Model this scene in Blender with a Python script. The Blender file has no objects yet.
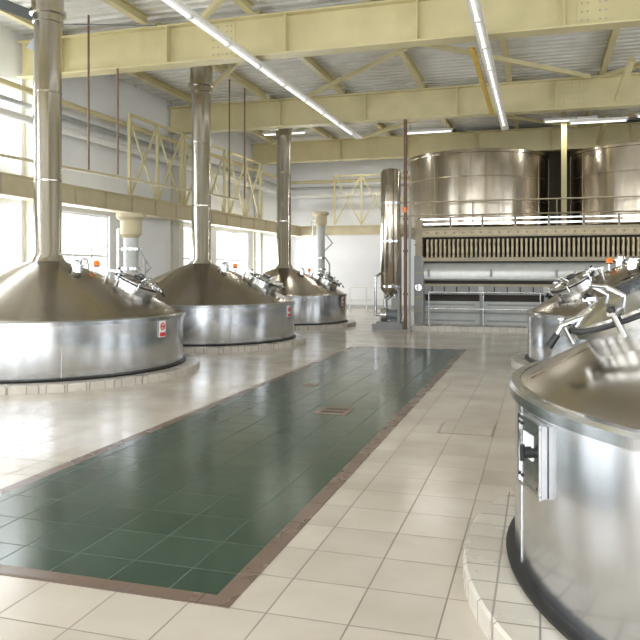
import bpy, math, random
from mathutils import Vector, Matrix
random.seed(7)
S=bpy.context.scene
# ------------------------------------------------------------ materials
def newmat(name):
    m=bpy.data.materials.new(name); m.use_nodes=True
    nt=m.node_tree; b=nt.nodes['Principled BSDF']
    return m,nt,b
def col(c): return (c[0],c[1],c[2],1)
def simple(name,c,rough=.5,metal=0,var=.08,scale=6,bump=0,emit=None,es=0):
    m,nt,b=newmat(name)
    tc=nt.nodes.new('ShaderNodeTexCoord'); n=nt.nodes.new('ShaderNodeTexNoise'); n.inputs['Scale'].default_value=scale
    n.inputs['Detail'].default_value=4
    nt.links.new(tc.outputs['Object'],n.inputs['Vector'])
    r=nt.nodes.new('ShaderNodeValToRGB')
    r.color_ramp.elements[0].position=.3; r.color_ramp.elements[1].position=.7
    r.color_ramp.elements[0].color=col([x*(1-var) for x in c]); r.color_ramp.elements[1].color=col([min(1,x*(1+var)) for x in c])
    nt.links.new(n.outputs['Fac'],r.inputs['Fac']); nt.links.new(r.outputs['Color'],b.inputs['Base Color'])
    b.inputs['Roughness'].default_value=rough; b.inputs['Metallic'].default_value=metal
    if bump:
        bp=nt.nodes.new('ShaderNodeBump'); bp.inputs['Strength'].default_value=bump; bp.inputs['Distance'].default_value=.01
        nt.links.new(n.outputs['Fac'],bp.inputs['Height']); nt.links.new(bp.outputs['Normal'],b.inputs['Normal'])
    if emit:
        b.inputs['Emission Color'].default_value=col(emit); b.inputs['Emission Strength'].default_value=es
    return m
def tile(name,c1,c2,mortar,w,h,off=(0,0),rough=.2,ms=.008,bumpd=.004,brickoff=0):
    m,nt,b=newmat(name)
    g=nt.nodes.new('ShaderNodeNewGeometry')
    mp=nt.nodes.new('ShaderNodeMapping'); mp.inputs['Location'].default_value=(off[0],off[1],0)
    nt.links.new(g.outputs['Position'],mp.inputs['Vector'])
    br=nt.nodes.new('ShaderNodeTexBrick'); br.offset=brickoff; br.squash=1
    br.inputs['Scale'].default_value=1; br.inputs['Brick Width'].default_value=w; br.inputs['Row Height'].default_value=h
    br.inputs['Mortar Size'].default_value=ms; br.inputs['Mortar Smooth'].default_value=.2
    br.inputs['Color1'].default_value=col(c1); br.inputs['Color2'].default_value=col(c2); br.inputs['Mortar'].default_value=col(mortar)
    nt.links.new(mp.outputs['Vector'],br.inputs['Vector'])
    n=nt.nodes.new('ShaderNodeTexNoise'); n.inputs['Scale'].default_value=1.3; n.inputs['Detail'].default_value=6
    nt.links.new(g.outputs['Position'],n.inputs['Vector'])
    mix=nt.nodes.new('ShaderNodeMix'); mix.data_type='RGBA'; mix.blend_type='MULTIPLY'
    rr=nt.nodes.new('ShaderNodeValToRGB'); rr.color_ramp.elements[0].position=.35; rr.color_ramp.elements[0].color=(.86,.84,.82,1); rr.color_ramp.elements[1].position=.65
    nt.links.new(n.outputs['Fac'],rr.inputs['Fac'])
    mix.inputs['Factor'].default_value=1
    nt.links.new(br.outputs['Color'],mix.inputs['A']); nt.links.new(rr.outputs['Color'],mix.inputs['B'])
    nt.links.new(mix.outputs['Result'],b.inputs['Base Color'])
    mr=nt.nodes.new('ShaderNodeMapRange'); mr.inputs['To Min'].default_value=rough-.05; mr.inputs['To Max'].default_value=rough+.1
    nt.links.new(n.outputs['Fac'],mr.inputs['Value'])
    ad=nt.nodes.new('ShaderNodeMath'); ad.operation='MULTIPLY_ADD'; ad.inputs[1].default_value=.4
    nt.links.new(br.outputs['Fac'],ad.inputs[0]); nt.links.new(mr.outputs['Result'],ad.inputs[2]); nt.links.new(ad.outputs[0],b.inputs['Roughness'])
    bp=nt.nodes.new('ShaderNodeBump'); bp.invert=True; bp.inputs['Strength'].default_value=.5; bp.inputs['Distance'].default_value=bumpd
    nt.links.new(br.outputs['Fac'],bp.inputs['Height'])
    n2=nt.nodes.new('ShaderNodeTexNoise'); n2.inputs['Scale'].default_value=3.2
    nt.links.new(g.outputs['Position'],n2.inputs['Vector'])
    b2=nt.nodes.new('ShaderNodeBump'); b2.inputs['Strength'].default_value=.12; b2.inputs['Distance'].default_value=.02
    nt.links.new(n2.outputs['Fac'],b2.inputs['Height']); nt.links.new(bp.outputs['Normal'],b2.inputs['Normal'])
    nt.links.new(b2.outputs['Normal'],b.inputs['Normal'])
    return m
def steel(name,c,rough,mode='v',bump=.15,var=.12):
    m,nt,b=newmat(name)
    b.inputs['Metallic'].default_value=1
    tc=nt.nodes.new('ShaderNodeTexCoord')
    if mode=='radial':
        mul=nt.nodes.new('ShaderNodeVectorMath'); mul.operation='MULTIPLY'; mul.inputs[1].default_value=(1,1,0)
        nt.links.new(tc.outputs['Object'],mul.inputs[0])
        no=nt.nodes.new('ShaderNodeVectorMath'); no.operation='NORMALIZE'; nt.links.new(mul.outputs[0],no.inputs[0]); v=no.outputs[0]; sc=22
    else:
        mp=nt.nodes.new('ShaderNodeMapping'); mp.inputs['Scale'].default_value=(1,1,.12) if mode=='v' else (1,1,12)
        nt.links.new(tc.outputs['Object'],mp.inputs['Vector']); v=mp.outputs[0]; sc=9 if mode=='v' else 6
    n=nt.nodes.new('ShaderNodeTexNoise'); n.inputs['Scale'].default_value=sc; n.inputs['Detail'].default_value=5
    nt.links.new(v,n.inputs['Vector'])
    n3=nt.nodes.new('ShaderNodeTexNoise'); n3.inputs['Scale'].default_value=1.6; n3.inputs['Detail'].default_value=4
    nt.links.new(tc.outputs['Object'],n3.inputs['Vector'])
    av=nt.nodes.new('ShaderNodeMath'); av.operation='MULTIPLY_ADD'; av.inputs[1].default_value=.5
    h=nt.nodes.new('ShaderNodeMath'); h.operation='MULTIPLY'; h.inputs[1].default_value=.5
    nt.links.new(n3.outputs['Fac'],h.inputs[0]); nt.links.new(n.outputs['Fac'],av.inputs[0]); nt.links.new(h.outputs[0],av.inputs[2])
    r=nt.nodes.new('ShaderNodeValToRGB'); r.color_ramp.elements[0].position=.35; r.color_ramp.elements[1].position=.65
    r.color_ramp.elements[0].color=col([x*(1-var) for x in c]); r.color_ramp.elements[1].color=col(c)
    nt.links.new(av.outputs[0],r.inputs['Fac']); nt.links.new(r.outputs['Color'],b.inputs['Base Color'])
    mr=nt.nodes.new('ShaderNodeMapRange'); mr.inputs['From Min'].default_value=.3; mr.inputs['From Max'].default_value=.7
    mr.inputs['To Min'].default_value=rough*.85; mr.inputs['To Max'].default_value=rough*1.18
    nt.links.new(av.outputs[0],mr.inputs['Value']); nt.links.new(mr.outputs['Result'],b.inputs['Roughness'])
    bp=nt.nodes.new('ShaderNodeBump'); bp.inputs['Strength'].default_value=bump; bp.inputs['Distance'].default_value=.02
    nt.links.new((n3 if mode=='radial' else av).outputs[0],bp.inputs['Height']); nt.links.new(bp.outputs['Normal'],b.inputs['Normal'])
    return m
M={}
M['floor']=tile('cream_floor_tile',(.65,.595,.52),(.58,.53,.46),(.30,.26,.215),.42,.42,off=(0.04,0.0),rough=.17,ms=.005)
M['green']=tile('green_glazed_tile',(.030,.066,.047),(.042,.083,.061),(.080,.112,.090),.3775,.41,off=(3.78+.0,-.05),rough=.16,ms=.005)
M['brown']=tile('brown_border_tile',(.17,.12,.095),(.20,.14,.11),(.10,.08,.06),.42,.42,rough=.25,ms=.005)
M['plinth']=tile('cream_plinth_tile',(.62,.58,.51),(.55,.51,.45),(.32,.29,.25),.21,.21,rough=.25,ms=.006)
M['body']=steel('kettle_side_steel',(.70,.72,.755),.18,'v',.13)
M['cone']=steel('cone_steel_reflection_tint',(.43,.385,.325),.22,'radial',.07,.14)  # dark warm tint puts the ceiling's reflection into the steel colour
M['pipe']=steel('flue_steel',(.60,.57,.52),.18,'h',.04)
M['sst']=steel('polished_fitting_steel',(.68,.69,.70),.16,'h',.03)
M['tanksteel']=steel('lauter_tank_steel',(.58,.52,.43),.2,'v',.10,.2)
M['black']=simple('black_rubber',(.012,.012,.012),.5)
M['cream']=simple('cream_painted_steel',(.64,.57,.325),.42,var=.07,scale=2)
M['creampale']=simple('pale_cream_column_paint',(.64,.62,.54),.5,var=.05,scale=2)
M['creamrail']=simple('cream_trunking_paint',(.55,.48,.31),.5,var=.07,scale=3)
M['deck']=simple('galvanised_roof_deck',(.74,.73,.69),.5,metal=.15,var=.08,scale=2)
M['wall']=simple('white_wall_plaster',(.88,.885,.89),.8,var=.015,scale=2)
M['white']=simple('white_enamel',(.80,.79,.76),.4,var=.03)
M['tube']=simple('fluorescent_tube',(.9,.9,.9),.4,emit=(1,.97,.9),es=1.3)
M['yellow']=simple('yellow_paint',(.75,.52,.12),.5)
M['orange']=simple('orange_beacon_plastic',(.85,.20,.02),.3,emit=(1,.25,.02),es=.25)
M['grey']=simple('grey_machine_paint',(.31,.315,.31),.45,var=.1,scale=3)
M['greylt']=simple('light_grey_panel',(.52,.53,.51),.4,var=.08,scale=2)
M['steelpanel']=simple('filter_cover_panel',(.62,.63,.60),.35,metal=.3,var=.05)
M['dark']=simple('painted_recess_shade',(.05,.042,.033),.7)  # near-black colour paints the shade inside gaps and recesses
M['tan']=simple('tan_painted_frame',(.42,.36,.25),.5,var=.1,scale=3)
M['plate']=simple('filter_plate_plastic',(.63,.54,.36),.5,var=.15,scale=8)
M['brownp']=simple('brown_rusty_pipe',(.17,.10,.06),.5,var=.2)
M['greyp']=simple('grey_pipe',(.36,.37,.36),.45)
M['duct']=simple('dark_duct_grey',(.20,.22,.22),.5)
M['fan']=simple('fan_blade_grey',(.11,.13,.135),.5)
M['grate']=simple('cast_grate',(.10,.075,.06),.4,metal=.3)
M['drainframe']=simple('drain_frame_brown',(.27,.19,.15),.4)
M['red']=simple('red_sign',(.65,.03,.03),.5)
M['signw']=simple('sign_white',(.85,.85,.83),.5)
M['backdark']=simple('brown_back_panel',(.19,.155,.105),.7,var=.15,scale=1)
M['glassdark']=simple('sight_glass',(.05,.055,.06),.05)
m,nt,b=newmat('window_glass')
tr=nt.nodes.new('ShaderNodeBsdfTransparent'); gl=nt.nodes.new('ShaderNodeBsdfGlossy'); gl.inputs['Roughness'].default_value=.02
mx=nt.nodes.new('ShaderNodeMixShader'); mx.inputs[0].default_value=.06
nt.links.new(tr.outputs[0],mx.inputs[1]); nt.links.new(gl.outputs[0],mx.inputs[2]); nt.links.new(mx.outputs[0],nt.nodes['Material Output'].inputs['Surface'])
M['glass']=m
# ------------------------------------------------------------ mesh builder
class MB:
    def __init__(s): s.v=[];s.f=[];s.m=[];s.s=[];s.mats=[]
    def mi(s,k):
        if k not in s.mats: s.mats.append(k)
        return s.mats.index(k)
    def add(s,vs,fs,k,smooth=False):
        o=len(s.v); s.v+= [tuple(v) for v in vs]; i=s.mi(k)
        for f in fs: s.f.append(tuple(a+o for a in f)); s.m.append(i); s.s.append(smooth)
    def box(s,x0,x1,y0,y1,z0,z1,k):
        s.add([(x0,y0,z0),(x1,y0,z0),(x1,y1,z0),(x0,y1,z0),(x0,y0,z1),(x1,y0,z1),(x1,y1,z1),(x0,y1,z1)],
              [(0,3,2,1),(4,5,6,7),(0,1,5,4),(1,2,6,5),(2,3,7,6),(3,0,4,7)],k)
    def obox(s,c,size,mat,k):
        c=Vector(c); vs=[]
        for z in(-1,1):
            for x,y in((-1,-1),(1,-1),(1,1),(-1,1)):
                vs.append(c+mat@Vector((x*size[0]/2,y*size[1]/2,z*size[2]/2)))
        s.add(vs,[(0,3,2,1),(4,5,6,7),(0,1,5,4),(1,2,6,5),(2,3,7,6),(3,0,4,7)],k)
    def bar(s,p0,p1,w,h,k,roll=0):
        p0=Vector(p0);p1=Vector(p1);d=(p1-p0);q=d.to_track_quat('Y','Z').to_matrix()
        s.obox((p0+p1)/2,(w,d.length,h),q@Matrix.Rotation(roll,3,'Y'),k)
    def cyl(s,p0,p1,r,k,r1=None,n=20,caps=True):
        p0=Vector(p0);p1=Vector(p1); r1=r if r1 is None else r1
        q=(p1-p0).to_track_quat('Z','Y').to_matrix(); vs=[]
        for p,rr in((p0,r),(p1,r1)):
            for i in range(n):
                a=2*math.pi*i/n; vs.append(p+q@Vector((rr*math.cos(a),rr*math.sin(a),0)))
        s.add(vs,[(i,(i+1)%n,n+(i+1)%n,n+i) for i in range(n)],k,True)
        if caps: s.add(vs,[tuple(range(n-1,-1,-1)),tuple(range(n,2*n))],k)
    def lathe(s,prof,k,c=(0,0,0),n=96,q=None):
        c=Vector(c); vs=[]
        for r,z in prof:
            for i in range(n):
                a=2*math.pi*i/n; v=Vector((r*math.cos(a),r*math.sin(a),z)); 
                if q: v=q@v
                vs.append(c+v)
        fs=[]
        for j in range(len(prof)-1):
            for i in range(n):
                fs.append((j*n+i,j*n+(i+1)%n,(j+1)*n+(i+1)%n,(j+1)*n+i))
        s.add(vs,fs,k,True)
    def torus(s,c,R,r,k,q=None,n=40,mm=10,a0=0,a1=2*math.pi):
        c=Vector(c); vs=[]; full=abs(a1-a0-2*math.pi)<1e-6; N=n if full else n+1
        for i in range(N):
            a=a0+(a1-a0)*i/n
            for j in range(mm):
                t=2*math.pi*j/mm; v=Vector(((R+r*math.cos(t))*math.cos(a),(R+r*math.cos(t))*math.sin(a),r*math.sin(t)))
                if q: v=q@v
                vs.append(c+v)
        fs=[]
        for i in range(n):
            i2=(i+1)%N
            for j in range(mm): fs.append((i*mm+j,i2*mm+j,i2*mm+(j+1)%mm,i*mm+(j+1)%mm))
        s.add(vs,fs,k,True)
    def tube(s,pts,r,k,n=12):
        for a,b in zip(pts[:-1],pts[1:]): s.cyl(a,b,r,k,n=n)
        for p in pts[1:-1]: s.sph(p,r,k,10,6)
    def sph(s,c,r,k,n=20,mm=12,sz=1):
        pr=[(max(1e-4,r*math.sin(math.pi*j/mm)),-r*sz*math.cos(math.pi*j/mm)) for j in range(mm+1)]
        s.lathe(pr,k,c,n)
    def ibeam(s,p0,p1,w,h,k,tf=.03,tw=.02):
        p0=Vector(p0);p1=Vector(p1);d=p1-p0
        up=Vector((0,0,1)) if abs(d.normalized().z)<.9 else Vector((1,0,0))
        sx=d.normalized().cross(up).normalized(); up=sx.cross(d.normalized())
        q=Matrix((sx,d.normalized(),up)).transposed(); c=(p0+p1)/2;L=d.length
        s.obox(c+up*(h/2-tf/2),(w,L,tf),q,k); s.obox(c-up*(h/2-tf/2),(w,L,tf),q,k); s.obox(c,(tw,L,h-2*tf),q,k)
    def done(s,name,loc=(0,0,0),parent=None,bevel=0):
        me=bpy.data.meshes.new(name); me.from_pydata(s.v,[],s.f)
        for k in s.mats: me.materials.append(M[k])
        me.polygons.foreach_set('material_index',s.m); me.polygons.foreach_set('use_smooth',s.s)
        me.update()
        try: me.set_sharp_from_angle(angle=math.radians(38))
        except Exception: pass
        o=bpy.data.objects.new(name,me); S.collection.objects.link(o); o.location=loc
        if parent: o.parent=parent
        if bevel:
            bv=o.modifiers.new('bevel','BEVEL'); bv.width=bevel; bv.segments=2; bv.limit_method='ANGLE'
        return o
def empty(name,loc=(0,0,0)):
    o=bpy.data.objects.new(name,None); S.collection.objects.link(o); o.location=loc; return o
# ------------------------------------------------------------ camera
cd=bpy.data.cameras.new('camera'); cam=bpy.data.objects.new('camera',cd); S.collection.objects.link(cam)
cam.location=(0,0,1.7); cam.rotation_euler=(math.pi/2,0,math.radians(16.9)); cd.sensor_width=36; cd.lens=725/640*36
cd.shift_y=-50/640; cd.clip_end=200; S.camera=cam
# ------------------------------------------------------------ room
XL,XR,YB,YN,ZR=-11.2,9.0,31.5,-6.0,7.3
b=MB(); b.box(XL,XR,YN,YB,-.15,0,'floor'); b.done('floor')
b=MB()
RX0,RX1,RY0,RY1,bw=-4.0,-1.5,3.35,15.7,.115
b.box(RX0+bw,RX1-bw,RY0+bw,RY1-bw,0,.004,'green')
for a in((RX0,RX1,RY0,RY0+bw),(RX0,RX1,RY1-bw,RY1),(RX0,RX0+bw,RY0+bw,RY1-bw),(RX1-bw,RX1,RY0+bw,RY1-bw)): b.box(*a,0,.004,'brown')
b.done('green_tile_inlay')
def drain(x,y,w,h,nm):
    b=MB(); t=.04
    for a in((x-w,x+w,y-h,y-h+t),(x-w,x+w,y+h-t,y+h),(x-w,x-w+t,y-h+t,y+h-t),(x+w-t,x+w,y-h+t,y+h-t)): b.box(*a,.004,.012,'drainframe')
    b.box(x-w+t,x+w-t,y-h+t,y+h-t,.004,.006,'dark')
    nn=7
    for i in range(nn):
        xx=x-w+t+(2*w-2*t)*(i+.5)/nn; b.box(xx-.013,xx+.013,y-h+t,y+h-t,.006,.010,'grate')
    b.box(x-w+t,x+w-t,y-.015,y+.015,.006,.011,'drainframe')
    b.done(nm)
drain(-2.37,8.4,.19,.20,'floor_drain'); drain(-3.25,10.2,.1,.1,'floor_drain')
b=MB(); t=.012; x,y,w,h=-.75,7.9,.28,.3
for a in((x-w,x+w,y-h,y-h+t),(x-w,x+w,y+h-t,y+h),(x-w,x-w+t,y-h+t,y+h-t),(x+w-t,x+w,y-h+t,y+h-t)): b.box(*a,0,.004,'drainframe')
b.box(x-w+t,x+w-t,y-h+t,y+h-t,0,.003,'floor'); b.done('floor_access_hatch')
# walls with openings
def wall(name,axis,pos,thick,a0,a1,z0,z1,opens,inward):
    b=MB()
    def bx(u0,u1,w0,w1,k):
        if u1-u0<1e-4 or w1-w0<1e-4: return
        p0,p1=(pos,pos-inward*thick); p0,p1=min(p0,p1),max(p0,p1)
        if axis=='x': b.box(p0,p1,u0,u1,w0,w1,k)
        else: b.box(u0,u1,p0,p1,w0,w1,k)
    us=sorted(set([a0,a1]+[o[0] for o in opens]+[o[1] for o in opens]))
    for u0,u1 in zip(us[:-1],us[1:]):
        oo=sorted([(o[2],o[3]) for o in opens if o[0]<=u0+1e-6 and o[1]>=u1-1e-6])
        z=z0
        for q0,q1 in oo: bx(u0,u1,z,q0,'wall'); z=q1
        bx(u0,u1,z,z1,'wall')
    b.done(name)
nwin=[0]
def window(axis,pos,inward,u0,u1,z0,z1,nu=3,nz=2,strength=0):
    nwin[0]+=1; b=MB(); t=.05
    q0,q1=sorted((pos-inward*.14,pos-inward*.06))
    def bx(a,c,d,e,k,g=0):
        p0,p1=(q0,q1) if not g else ((q0+q1)/2-.004,(q0+q1)/2+.004)
        if axis=='x': b.box(p0,p1,a,c,d,e,k)
        else: b.box(a,c,p0,p1,d,e,k)
    for i in range(nu+1):
        u=u0+(u1-u0-t)*i/nu; bx(u,u+t,z0,z1,'white')
    for j in range(nz+1):
        z=z0+(z1-z0-t)*j/nz
        for i in range(nu):
            a=u0+(u1-u0-t)*i/nu+t; c=u0+(u1-u0-t)*(i+1)/nu; bx(a,c,z,z+t,'white')
    bx(u0+t,u1-t,z0+t,z1-t,'glass',1)
    b.done('window_%d'%nwin[0])
    ld=bpy.data.lights.new('window_daylight','AREA'); ld.shape='RECTANGLE'; ld.size=u1-u0; ld.size_y=z1-z0
    ld.energy=strength*(u1-u0)*(z1-z0); ld.color=(.92,.96,1.0)
    lo=bpy.data.objects.new('window_daylight',ld); S.collection.objects.link(lo)
    out=pos-inward*.3
    if axis=='x':
        lo.location=(out,(u0+u1)/2,(z0+z1)/2); lo.rotation_euler=(math.pi/2,0,-math.pi/2 if inward>0 else math.pi/2)
    else:
        lo.location=((u0+u1)/2,out,(z0+z1)/2); lo.rotation_euler=(math.pi/2,0,0) if inward>0 else (math.pi/2,0,math.pi)
left=[(a,c,1.0,3.15) for a,c in((-3.5,-.6),(1,3.9),(5.5,8.4),(10.6,14.2),(15.0,17.2),(20.9,22.9),(24.0,26.9),(28.6,30.4))]
left+=[(a,c,3.95,5.9) for a,c in((-3.5,-.6),(1,3.9),(5.5,8.4),(10.6,14.2))]
wall('wall_left','x',XL,.25,YN,YB,0,ZR,left,1)
for o in left: window('x',XL,1,*o,strength=36 if o[0]>20 else (24 if o[0]>9 else 34))
back=[(-10.7,-9.5,1.0,3.0)]
wall('wall_back','y',YB,.25,XL,XR,0,ZR,back,-1)
window('y',YB,-1,*back[0],nu=2,strength=28)
right=[(y0,y0+3.2,1.4,5.0) for y0 in(-4,1,6,11,16)]
wall('wall_right','x',XR,.25,YN,YB,0,ZR,right,-1)
for o in right: window('x',XR,-1,*o,nu=3,nz=3,strength=12)
near=[(x0,x0+3.2,1.2,5.6) for x0 in(-9.5,-5.5,-1.5,2.5)]
wall('wall_near','y',YN,.25,XL,XR,0,ZR,near,1)
for o in near: window('y',YN,1,*o,nu=3,nz=3,strength=30)
b=MB(); b.box(XL,XL+.02,YN,YB,0,.15,'greylt'); b.done('baseboard_left')
b=MB(); b.box(XL+.02,XR,YB-.02,YB,0,.15,'greylt'); b.done('baseboard_back')
# roof
b=MB(); y=YN; z0=7.0;rh=.06; prof=[]
while y<YB:
    prof+=[(y,z0+rh),(y+.10,z0+rh),(y+.13,z0),(y+.27,z0)]; y+=.30
vs=[(XL,p[0],p[1]) for p in prof]+[(XR,p[0],p[1]) for p in prof]; n=len(prof)
fs=[(i,i+1,n+i+1,n+i) for i in range(n-1)]
b.add(vs,fs,'deck'); b.box(XL,XR,YN,YB,7.1,7.2,'deck'); b.done('ceiling')
BY=[-.0,6.8,13.6,20.4,27.2]
for yb in BY:
    b=MB(); b.ibeam((XL+.1,yb,6.37),(XR-.1,yb,6.37),.36,.82,'cream',tf=.035,tw=.025)
    for i in range(8):
        x=XL+1.2+i*2.6
        for sgn in(-1,1): b.box(x-.012,x+.012,yb+sgn*.10-.085,yb+sgn*.10+.085,5.995,6.745,'cream')
    for x in(-6.2,.9):
        b.box(x-.28,x+.28,yb-.03,yb-.014,6.02,6.72,'cream')
        for sx in(-.2,-.1,.1,.2):
            for zz in(6.1,6.25,6.4,6.55,6.66): b.cyl((x+sx,yb-.03,zz),(x+sx,yb-.045,zz),.015,'greyp',n=6)
    b.done('roof_beam')
b=MB()
x=XL+1.0
while x<XR:
    for ya,ybb in zip([YN+.2]+BY,BY+[YB-.2]):
        b.ibeam((x,ya+.19,6.89),(x,ybb-.19,6.89),.14,.2,'cream',tf=.02,tw=.015)
    x+=2.35
b.done('roof_purlins')
b=MB()
for y0,y1 in((6.8,13.6),(13.6,20.4),(20.4,27.2)):
    b.bar((-6.4,y1-.5,6.72),(-2.5,y0+2.2,6.72),.10,.10,'cream')
    b.bar((-2.5,y0+2.2,6.66),(1.2,y1-.6,6.66),.10,.10,'cream')
    b.bar((-10.2,y1-.4,6.66),(-6.4,y0+1.8,6.66),.10,.10,'cream')
    b.bar((1.6,y1-.4,6.7),(5.4,y0+1.8,6.7),.10,.10,'cream')
    b.bar((-2.5,y0+2.2,6.69),(-2.1,y0+.4,6.2),.10,.10,'cream')
    b.bar((1.9,y1-.3,6.1),(2.1,y1-1.6,6.75),.13,.13,'cream')
b.done('roof_bracing')
for yb in BY:
    b=MB(); b.ibeam((XL+.32,yb,0.02),(XL+.32,yb,5.95),.26,.32,'creampale',tf=.02,tw=.015); b.box(XL+.1,XL+.56,yb-.2,yb+.2,0,.02,'creampale'); b.done('steel_column')
def lightrun(x,y0,y1,z):
    b=MB(); b.box(x-.10,x+.10,y0,y1,z,z+.06,'white')
    y=y0+.1
    while y+1.5<y1+.1:
        b.cyl((x,y,z-.03),(x,y+1.44,z-.03),.02,'tube',n=10)
        for e in(y-.02,y+1.44): b.box(x-.05,x+.05,e,e+.03,z-.05,z,'white')
        y+=1.52
    for yb in BY:
        if y0<yb<y1: b.box(x-.02,x+.02,yb-.02,yb+.02,z+.06,5.95,'greyp')
    b.done('fluorescent_light_run')
lightrun(-5.5,-3,22.4,5.86); lightrun(-1.0,-3,22.2,5.86)
for(x,y,z,e) in((-3.6,24.4,6.35,50),(.9,24,6.4,50),(3.6,24,6.4,50),(1.6,22.4,6.0,0),(-7.4,28.8,6.5,60),(-8.6,24.0,6.5,40)):  # last two lamps are added fill to brighten the back wall
    b=MB(); b.box(x-.8,x+.8,y-.1,y+.1,z,z+.07,'white'); b.cyl((x-.75,y,z-.025),(x+.75,y,z-.025),.022,'tube',n=10)
    for s in(-.6,.6): b.cyl((x+s,y,z+.07),(x+s,y,6.78 if abs(x+s+10.2)%2.35<.1 else 6.97),.01,'greyp',n=6)
    b.done('fluorescent_or_fill_lamp')
    if e:
        ld=bpy.data.lights.new('fluorescent_or_fill_lamp_light','AREA'); ld.shape='RECTANGLE'; ld.size=1.5; ld.size_y=.1; ld.energy=e; ld.color=(1,.97,.9)
        lo=bpy.data.objects.new('fluorescent_or_fill_lamp_light',ld); S.collection.objects.link(lo); lo.location=(x,y,z-.06)
b=MB(); b.ibeam((-1.24,14,5.90),(-1.24,20,5.90),.1,.07,'yellow',tf=.01,tw=.01); b.done('yellow_hoist_rail')
# ceiling fan
b=MB(); b.cyl((0,0,.1),(0,0,.80),.02,'fan',n=12); b.lathe([(.001,-.09),(.12,-.08),(.17,-.02),(.17,.06),(.10,.11),(.001,.12)],'fan',n=32); b.cyl((0,0,.73),(0,0,.80),.07,'fan')
for a in(20,140,260):
    A=math.radians(a); Q=Matrix.Rotation(A,3,'Z')@Matrix.Rotation(math.radians(20),3,'X')
    b.obox(Q@Vector((.26,0,0)),(.26,.06,.014),Q,'fan'); b.obox(Q@Vector((1.1,0,.004)),(1.5,.24,.016),Q,'fan')
b.done('ceiling_fan',(-8.5,11.25,6.19))
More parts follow.
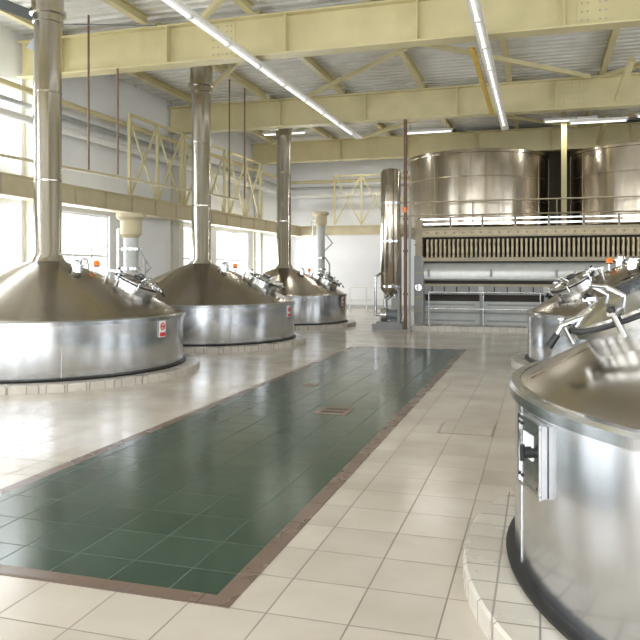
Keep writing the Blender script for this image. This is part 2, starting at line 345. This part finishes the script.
# ------------------------------------------------------------ kettle
def kettle(loc,r,hatch,zt=1.87,ztop=6.98,sign=None,panel=None,hr=1.5,collar=6.05,rim=.97):
    E=empty('brewing_kettle',loc)
    b=MB()
    rp=r+.29
    b.lathe([(rp,0),(rp,.10),(rp-.015,.115),(r-.12,.115)],'plinth'); b.done('plinth',(0,0,0),E)
    b=MB(); b.lathe([(r-.12,.115),(r+.045,.117),(r+.05,.14),(r+.02,.155),(r-.02,.155)],'black'); b.done('seal',(0,0,0),E)
    b=MB()
    b.lathe([(r-.01,.13),(r,.16),(r,rim-.07),(r+.03,rim-.065),(r+.035,rim-.015),(r+.02,rim+.005),(r-.03,rim+.005)],'body',n=160)
    for a in range(0,360,60):
        A=math.radians(a+12); b.cyl((r*math.cos(A),r*math.sin(A),.17),(r*math.cos(A),r*math.sin(A),rim-.07),.004,'body',n=6)
    b.done('shell',(0,0,0),E)
    b=MB()
    h=zt-rim
    P=[(r-.03,rim+.002),(r-.06,rim+.01)]
    def cz(rr):
        t=(r-.03-rr)/(r-.03-.23); t=max(0,min(1,t)); return rim+h*(t+.22*t*(1-t))
    for i in range(1,25):
        rr=r-.06-(r-.06-.23)*i/24; P.append((rr,cz(rr)))
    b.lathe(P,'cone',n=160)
    for a in range(0,360,40):
        A=math.radians(a+25)
        for (ra,rb) in((r-.08,r*.75),(r*.75,r*.5),(r*.5,.26)):
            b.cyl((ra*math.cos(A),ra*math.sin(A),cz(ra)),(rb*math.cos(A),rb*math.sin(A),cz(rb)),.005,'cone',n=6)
    b.done('conical_roof',(0,0,0),E)
    b=MB()
    b.lathe([(.30,cz(.30)-.02),(.27,zt+.02),(.225,zt+.10),(.225,collar-.15),(.25,collar-.14),(.25,collar-.02),(.30,collar),(.30,collar+.06),(.265,collar+.07),(.265,ztop)],'pipe',n=48)
    for z in(3.2,4.7): b.lathe([(.225,z),(.231,z+.005),(.231,z+.03),(.225,z+.035)],'pipe',n=48)
    b.done('flue',(0,0,0),E)
    A=math.radians(hatch); d=Vector((math.cos(A),math.sin(A),0)); sd=Vector((-d.y,d.x,0))
    slope=math.atan2(cz(hr-.1)-cz(hr+.1),.2)
    nrm=(d*math.sin(slope)+Vector((0,0,1))*math.cos(slope)); tz=(Vector((0,0,1))*math.sin(slope)-d*math.cos(slope))
    q=Matrix((sd,tz,nrm)).transposed(); c=d*hr+Vector((0,0,cz(hr)))
    b=MB()
    R=.34
    b.lathe([(R,-.08),(R,.10),(R+.045,.105),(R+.045,.14),(R-.02,.145)],'sst',c,n=56,q=q)
    b.lathe([(R+.03,.146),(R+.035,.175),(R-.02,.19),(R*.6,.215),(R*.3,.23),(.001,.235)],'sst',c,n=56,q=q)
    b.torus(c+nrm*.143,R+.035,.014,'black',q=q,n=56)
    b.lathe([(.10,.225),(.10,.255),(.085,.265),(.001,.265)],'glassdark',c,n=28,q=q)
    for i in range(6):
        a=2*math.pi*i/6+.4; e=Vector((math.cos(a),math.sin(a),0)); p=c+q@(e*(R+.06)+Vector((0,0,.08))); p2=c+q@(e*(R+.06)+Vector((0,0,.22)))
        b.cyl(p,p2,.014,'sst',n=8); b.sph(p2,.022,'black' if i%2 else 'sst',12,8)
        b.bar(c+q@(e*(R-.03)+Vector((0,0,.195))),c+q@(e*(R+.08)+Vector((0,0,.205))),.04,.018,'sst')
    b.bar(c+q@Vector((-.05,R-.02,.20)),c+q@Vector((-.05,R+.2,.12)),.05,.03,'sst')
    b.bar(c+q@Vector((.05,R-.02,.20)),c+q@Vector((.05,R+.2,.12)),.05,.03,'sst')
    b.cyl(c+q@Vector((-.12,R+.18,.12)),c+q@Vector((.12,R+.18,.12)),.03,'sst',n=14)
    b.cyl(c+q@Vector((0,R+.18,.12)),c+q@Vector((0,R+.18,-.05)),.04,'sst',n=14)
    b.tube([c+q@Vector((-.13,-.10,.22)),c+q@Vector((-.13,-.16,.30)),c+q@Vector((.13,-.16,.30)),c+q@Vector((.13,-.10,.22))],.012,'sst')
    b.tube([c+q@Vector((0,-R+.04,.19)),c+q@Vector((0,-R-.08,.20)),c+q@Vector((0,-R-.14,.16))],.014,'sst')
    b.cyl(c+q@Vector((0,-R-.12,.17)),c+q@Vector((0,-R-.19,.13)),.02,'black',n=12)
    b.done('manway_hatch',(0,0,0),E)
    b=MB()
    for da,rr,kk in((38,.62,'port'),(-28,.72,'port'),(16,.80,'orange')):
        A2=A+math.radians(da*(1 if hatch<90 else -1)); p=Vector((rr*math.cos(A2),rr*math.sin(A2),cz(rr)))
        if kk=='port':
            b.cyl(p-Vector((0,0,.05)),p+Vector((0,0,.08)),.085,'sst',n=24); b.cyl(p+Vector((0,0,.08)),p+Vector((0,0,.105)),.11,'sst',n=24)
            b.lathe([(.075,.0),(.07,.05),(.045,.07),(.001,.08)],'sst',p+Vector((0,0,.105)),n=24)
        else:
            b.cyl(p-Vector((0,0,.05)),p+Vector((0,0,.10)),.022,'sst',n=14); b.cyl(p+Vector((0,0,.10)),p+Vector((0,0,.12)),.05,'black',n=20)
            b.lathe([(.055,0),(.055,.055),(.035,.085),(.001,.095)],'orange',p+Vector((0,0,.12)),n=20)
    b.done('light_ports_and_beacon',(0,0,0),E)
    def onwall(a,z,out=.0):
        A=math.radians(a); d=Vector((math.cos(A),math.sin(A),0)); s=Vector((-d.y,d.x,0)); return d*(r+out)+Vector((0,0,z)),Matrix((s,d,Vector((0,0,1)))).transposed()
    if sign is not None:
        b=MB(); p,Q=onwall(sign,.76,.012)
        b.obox(p,(.17,.012,.26),Q,'signw')
        b.obox(p+Q@Vector((0,.008,-.085)),(.15,.006,.06),Q,'red')
        q2=Q@Matrix.Rotation(math.pi/2,3,'X')
        b.torus(p+Q@Vector((0,.009,.04)),.05,.010,'red',q=q2,n=28,mm=6)
        b.obox(p+Q@Vector((0,.010,.04)),(.10,.006,.016),Q@Matrix.Rotation(.78,3,'Y'),'red')
        b.obox(p+Q@Vector((0,.009,.04)),(.07,.004,.014),Q,'black')
        b.done('no_smoking_sign',(0,0,0),E)
    if panel is not None:
        b=MB(); p,Q=onwall(panel,.80,.012)
        b.obox(p,(.32,.03,.34),Q,'body')
        for(cx,cz2,w,hh) in((0,.165,.32,.02),(0,-.165,.32,.02),(-.15,0,.02,.32),(.15,0,.02,.32)): b.obox(p+Q@Vector((cx,.018,cz2)),(w,.014,hh),Q,'sst')
        b.obox(p+Q@Vector((-.02,.017,.04)),(.13,.006,.12),Q,'signw')
        for sx in(-.12,.12):
            for sz in(-.13,.13): b.cyl(p+Q@Vector((sx,.015,sz)),p+Q@Vector((sx,.022,sz)),.008,'black',n=10)
        b.cyl(p+Q@Vector((.03,.015,.02)),p+Q@Vector((.03,.055,.02)),.028,'black',n=18)
        b.obox(p+Q@Vector((.03,.062,.02)),(.016,.02,.08),Q,'black')
        b.done('control_panel',(0,0,0),E)
    return E
kettle((-8.05,10.5,0),2.27,14,sign=-4,hr=1.48)
kettle((-7.7,15.65,0),2.2,10,sign=-1,hr=1.48)
kettle((-7.65,21.3,0),1.95,8,sign=-5,hr=1.35,zt=1.78)
kettle((2.00,4.38,0),2.14,192,panel=199,hr=1.47,rim=1.075,zt=1.96)
kettle((1.95,13.6,0),2.17,200,hr=1.45,zt=1.95)
# ------------------------------------------------------------ piping columns
def pcol(x,y,ht):
    b=MB(); b.box(-.28,.28,-.2,.2,0,.03,'greylt')
    b.cyl((0,0,.03),(0,0,ht-.45),.15,'greylt',n=28)
    for z in(.9,1.7,2.1): b.cyl((0,0,z),(0,0,z+.05),.2,'sst',n=28)
    b.lathe([(.15,ht-.5),(.22,ht-.42),(.22,ht-.15),(.30,ht-.08),(.30,ht),(.001,ht)],'creamrail',n=28)
    b.tube([(.15,0,1.3),(.34,-.05,1.3),(.34,-.05,1.9),(.2,0,2.1)],.03,'greyp'); b.tube([(-.15,0,1.1),(-.3,0,1.1),(-.3,0,ht-.3),(-.2,0,ht-.3)],.025,'sst')
    b.tube([(.12,0,ht-.7),(.42,.05,ht-1.1),(.12,.0,ht-1.4)],.02,'greyp')
    for z in(1.2,1.55): 
        b.cyl((.34,-.05,z),(.34,-.2,z),.02,'black',n=10); b.torus((.34,-.2,z),.07,.012,'black',q=Matrix.Rotation(math.pi/2,3,'X'),n=20,mm=6)
    b.done('condensate_pipe_stand',(x,y,0))
pcol(-8.0,13.05,2.85); pcol(-7.45,24.6,3.75)
# ------------------------------------------------------------ trunking along left & back walls
b=MB(); xt=-10.35
b.box(xt-.18,xt+.18,YN+.3,30.9,3.22,3.60,'creamrail'); b.box(xt-.22,xt+.22,YN+.3,30.9,3.60,3.63,'creamrail'); b.box(xt-.22,xt+.22,YN+.3,30.9,3.19,3.22,'creamrail')
b.box(xt+.22,-3.2,30.4,30.58,3.22,3.60,'creamrail'); b.box(xt+.22,-3.2,30.36,30.59,3.60,3.63,'creamrail')
y=-5
while y<30: b.box(xt+.18,xt+.20,y,y+.05,3.22,3.60,'tan'); y+=1.2
for yb in BY: b.box(XL+.3,xt-.18,yb-.06,yb+.06,3.28,3.40,'creamrail')
b.done('cream_cable_trunking_beam')
def lattice(y0,y1,z0,z1,x,nm='lattice_frame'):
    b=MB(); w=.07; n=2
    for z in(z0,z1): b.bar((x,y0,z),(x,y1,z),w,w,'cream')
    for i in range(n+1):
        y=y0+(y1-y0)*i/n; b.bar((x,y,z0),(x,y,z1),w,w,'cream')
        if i<n:
            y2=y0+(y1-y0)*(i+1)/n; b.bar((x+.03,y,z0),(x+.03,y2,z1),.05,.05,'cream'); b.bar((x-.03,y2,z0),(x-.03,y,z1),.05,.05,'cream')
    b.done(nm)
for y0 in(16.8,19.9,23.2): lattice(y0,y0+2.9,3.66,5.8,xt)
b=MB()
for i in range(3):
    x0=-8.6+i*1.2; 
    b.bar((x0,30.5,3.66),(x0,30.5,5.8),.07,.07,'cream'); b.bar((x0,30.48,3.66),(x0+1.2,30.48,5.8),.05,.05,'cream'); b.bar((x0+1.2,30.52,3.66),(x0,30.52,5.8),.05,.05,'cream')
b.bar((-5,30.5,3.66),(-5,30.5,5.8),.07,.07,'cream'); b.bar((-8.6,30.5,5.8),(-5,30.5,5.8),.07,.07,'cream'); b.done('lattice_frame')
b=MB()
for x,z,r,k in((-10.75,5.0,.09,'white'),(-10.9,5.35,.06,'greyp'),(-10.7,5.62,.07,'cream')):
    b.cyl((x,YN+.4,z),(x,30.85,z),r,k,n=14)
    b.cyl((x,30.85,z),(-5.0,30.85,z),r,k,n=14)
b.done('wall_service_pipes')
b=MB()
for(x,y,z0) in((-8.9,12.9,3.7),(-8.5,13.35,3.7),(-8.2,18.4,3.7),(-9.2,8.2,3.7),(-8.0,19.0,3.7)):
    b.cyl((x,y,z0),(x,y,5.94 if 13.3<y<13.9 else 6.95),.022,'brownp',n=8)
b.bar((-9.2,8.2,3.7),(-8.2,19.0,3.7),.05,.05,'creamrail')
b.done('hanging_rods')
# ------------------------------------------------------------ mash filter
F=empty('mash_filter_press')
x0,x1,yf=-3.40,7.0,20.9
b=MB(); b.box(x0-.1,x1,yf-.7,yf+2.9,0,.14,'plinth'); b.done('plinth',parent=F)
b=MB()
b.box(x0,x1,yf+.25,yf+2.4,.14,.80,'greylt')
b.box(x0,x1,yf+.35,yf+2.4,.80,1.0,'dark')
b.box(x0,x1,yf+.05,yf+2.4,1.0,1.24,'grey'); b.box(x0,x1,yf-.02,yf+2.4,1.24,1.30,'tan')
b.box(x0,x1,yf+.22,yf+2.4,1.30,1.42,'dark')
pr=[(yf+.05,1.40),(yf+.0,1.44),(yf-.03,1.62),(yf+.02,1.82),(yf+.10,1.90),(yf+.25,1.92)]
vs=[(x0,p[0],p[1]) for p in pr]+[(x1,p[0],p[1]) for p in pr]; n=len(pr)
b.add(vs,[(i,n+i,n+i+1,i+1) for i in range(n-1)],'steelpanel',True)
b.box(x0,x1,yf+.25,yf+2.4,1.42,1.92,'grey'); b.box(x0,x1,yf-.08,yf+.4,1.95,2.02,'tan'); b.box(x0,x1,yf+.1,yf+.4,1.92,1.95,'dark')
x=x0
while x<x1:
    b.box(x,x+.10,yf+.12,yf+.25,.14,1.0,'grey'); b.box(x-.02,x+.12,yf+.0,yf+.05,1.0,1.24,'greylt')
    b.box(x+.3,x+.36,yf-.07,yf-.03,1.5,1.72,'grey')
    b.box(x+.2,x+1.6,yf+.22,yf+.25,.22,.27,'grey'); b.box(x+.2,x+1.6,yf+.22,yf+.25,.68,.73,'grey')
    x+=1.75
b.box(x0,x1,yf+.17,yf+.25,.45,.50,'grey')
x=x0+.4
while x<x1: b.box(x,x+.03,yf+.03,yf+.05,1.03,1.22,'dark'); x+=.35
b.done('frame_body',parent=F)
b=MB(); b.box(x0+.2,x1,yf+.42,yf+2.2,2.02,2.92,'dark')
x=x0+.25
i=0
while x<x1-.1:
    yo=.03 if i%2 else 0
    b.box(x,x+.058,yf+.04+yo,yf+.42,2.07,2.58,'plate'); b.box(x+.012,x+.046,yf-.06+yo,yf+.04+yo,2.38,2.50,'plate')
    b.box(x+.012,x+.046,yf-.02+yo,yf+.04+yo,2.12,2.20,'tan')
    x+=.125; i+=1
b.done('filter_plates',parent=F)
b=MB()
b.box(x0,x1,yf-.02,yf+.30,2.66,2.88,'plate'); b.box(x0,x1,yf-.10,yf-.02,2.84,2.90,'tan'); b.box(x0,x1,yf-.06,yf-.02,2.64,2.68,'tan'); b.box(x0,x1,yf-.05,yf+.4,2.02,2.06,'tan')
x=x0+.3
while x<x1: b.cyl((x,yf-.02,2.76),(x,yf-.07,2.76),.035,'tan',n=10); x+=.25
b.box(x0,x1,yf+.1,yf+.16,3.0,3.05,'sst'); b.box(x0,x1,yf+.1,yf+.16,3.14,3.18,'sst')
x=x0
while x<x1: b.box(x,x+.06,yf+.1,yf+.16,2.88,3.22,'tan'); x+=.9
b.box(x0-.08,x0+.18,yf-.1,yf+2.4,.14,2.1,'grey'); b.box(x0-.06,x0+.14,yf-.05,yf+2.3,2.1,3.15,'tan')
b.cyl((x0+.05,yf-.18,1.2),(x0+.05,yf-.1,1.2),.1,'sst')
for z in(.5,.9,1.6,2.4,2.8): b.box(x0-.08,x0+.18,yf-.13,yf-.1,z,z+.04,'tan')
b.done('top_beam_and_head',parent=F)
b=MB()
for z in(.62,1.08): b.cyl((x0+.4,yf-.5,z),(x1,yf-.5,z),.02,'sst',n=10)
x=x0+.4
while x<x1: b.cyl((x,yf-.5,.14),(x,yf-.5,1.08),.02,'sst',n=10); x+=1.5
b.done('guard_rail',parent=F)
# buffer column + pump
b=MB()
b.box(-.45,.42,-.35,.4,0,.16,'grey'); b.box(-.35,.35,-.25,.3,.16,.22,'grey')
for a in(45,135,225,315):
    A=math.radians(a); b.cyl((.2*math.cos(A),.1+.2*math.sin(A),.22),(.2*math.cos(A),.1+.2*math.sin(A),1.0),.025,'sst',n=10)
b.lathe([(.05,.92),(.18,1.0),(.29,1.15),(.29,4.5),(.26,4.6),(.001,4.66)],'tanksteel',(0,.1,0),n=40)
for z in(1.2,2.5,3.6): b.lathe([(.29,z),(.31,z),(.31,z+.06),(.29,z+.06)],'sst',(0,.1,0),n=40)
b.cyl((-.05,-.1,.42),(.35,-.1,.42),.15,'duct',n=24); b.cyl((-.22,-.1,.42),(-.05,-.1,.42),.2,'sst',n=24); b.tube([(-.12,-.1,.5),(-.12,-.1,.85),(0,.1,.95)],.06,'sst')
b.tube([(-.2,-.2,.42),(-.38,-.2,.42),(-.38,-.2,1.5),(-.28,0,1.6)],.04,'sst'); b.tube([(.3,-.25,.2),(.3,-.25,1.1),(.1,-.2,1.3)],.035,'greyp')
b.box(.1,.34,-.3,-.25,.6,.9,'grey'); b.box(.05,.25,-.2,0,.22,.3,'duct')
b.done('buffer_vessel_with_pump',(-4.15,20.6,0))
b=MB(); b.cyl((0,0,0),(0,0,5.9),.05,'brownp',n=16); b.cyl((.12,0,0),(.12,0,3.2),.035,'greyp'); b.box(-.08,.17,-.07,.07,0,.04,'grey')
for z in(1,2.2,3.1,4.4): b.cyl((0,0,z),(0,0,z+.06),.07,'brownp',n=16)
b.cyl((0,-.06,3.36),(0,-.12,3.36),.03,'black'); b.cyl((0,-.14,3.3),(0,-.14,3.44),.055,'orange',n=16); b.done('brown_riser_pipe',(-3.60,20.05,0.0))
# ------------------------------------------------------------ mezzanine with tanks behind
b=MB(); b.box(-4.8,8.6,23.9,30.2,2.9,3.1,'tan'); 
for x in(-4.6,-1,3.4,8.3):
    for y in(24.1,29.9): b.box(x-.12,x+.12,y-.12,y+.12,0,2.9,'tan')
b.done('mezzanine_platform')
def toptank(x,y):
    b=MB(); r=2.48
    b.lathe([(r-.2,3.1),(r,3.2),(r,5.60),(r+.05,5.61),(r+.05,5.70),(r-.02,5.72)],'tanksteel',n=120)
    b.lathe([(r-.02,5.72),(r*.6,5.84),(.3,5.9),(.001,5.9)],'tanksteel',n=120)
    for z in(4.0,4.8): b.lathe([(r,z),(r+.012,z+.01),(r+.012,z+.03),(r,z+.04)],'tanksteel',n=120)
    for a in range(0,360,30):
        A=math.radians(a); b.cyl((r*math.cos(A),r*math.sin(A),3.2),(r*math.cos(A),r*math.sin(A),5.60),.008,'tanksteel',n=6)
    b.done('lauter_tank',(x,y,0))
toptank(-2.2,26.9); toptank(3.5,26.9)
b=MB(); b.ibeam((.72,24.3,3.1),(.72,24.3,6.96),.16,.16,'cream',tf=.015,tw=.012); b.done('mezzanine_post')
b=MB()
for z in(3.5,3.95): b.cyl((-4.7,24.0,z),(8.4,24.0,z),.022,'tan',n=8)
x=-4.7
while x<8.4: b.cyl((x,24.0,3.1),(x,24.0,3.95),.02,'tan',n=8); x+=1.3
b.done('mezzanine_railing')
b=MB(); b.box(-4.6,8.9,30.6,30.7,0,6.9,'backdark'); b.done('partition_wall_panel')
b=MB()
for z in(.5,1.0): b.cyl((-7.4,28.5,z),(-5.4,28.5,z),.025,'white',n=8)
for x in(-7.4,-6.7,-6.0,-5.4): b.cyl((x,28.5,0),(x,28.5,1.0),.025,'white',n=8)
b.done('white_guard_rail')
# ------------------------------------------------------------ world
w=bpy.data.worlds.new('sky'); S.world=w; w.use_nodes=True
bg=w.node_tree.nodes['Background']; bg.inputs[0].default_value=(.92,.96,1,1); bg.inputs[1].default_value=2.0
try: S.view_settings.view_transform='Standard'; S.view_settings.look='None'
except Exception as e: print(e)
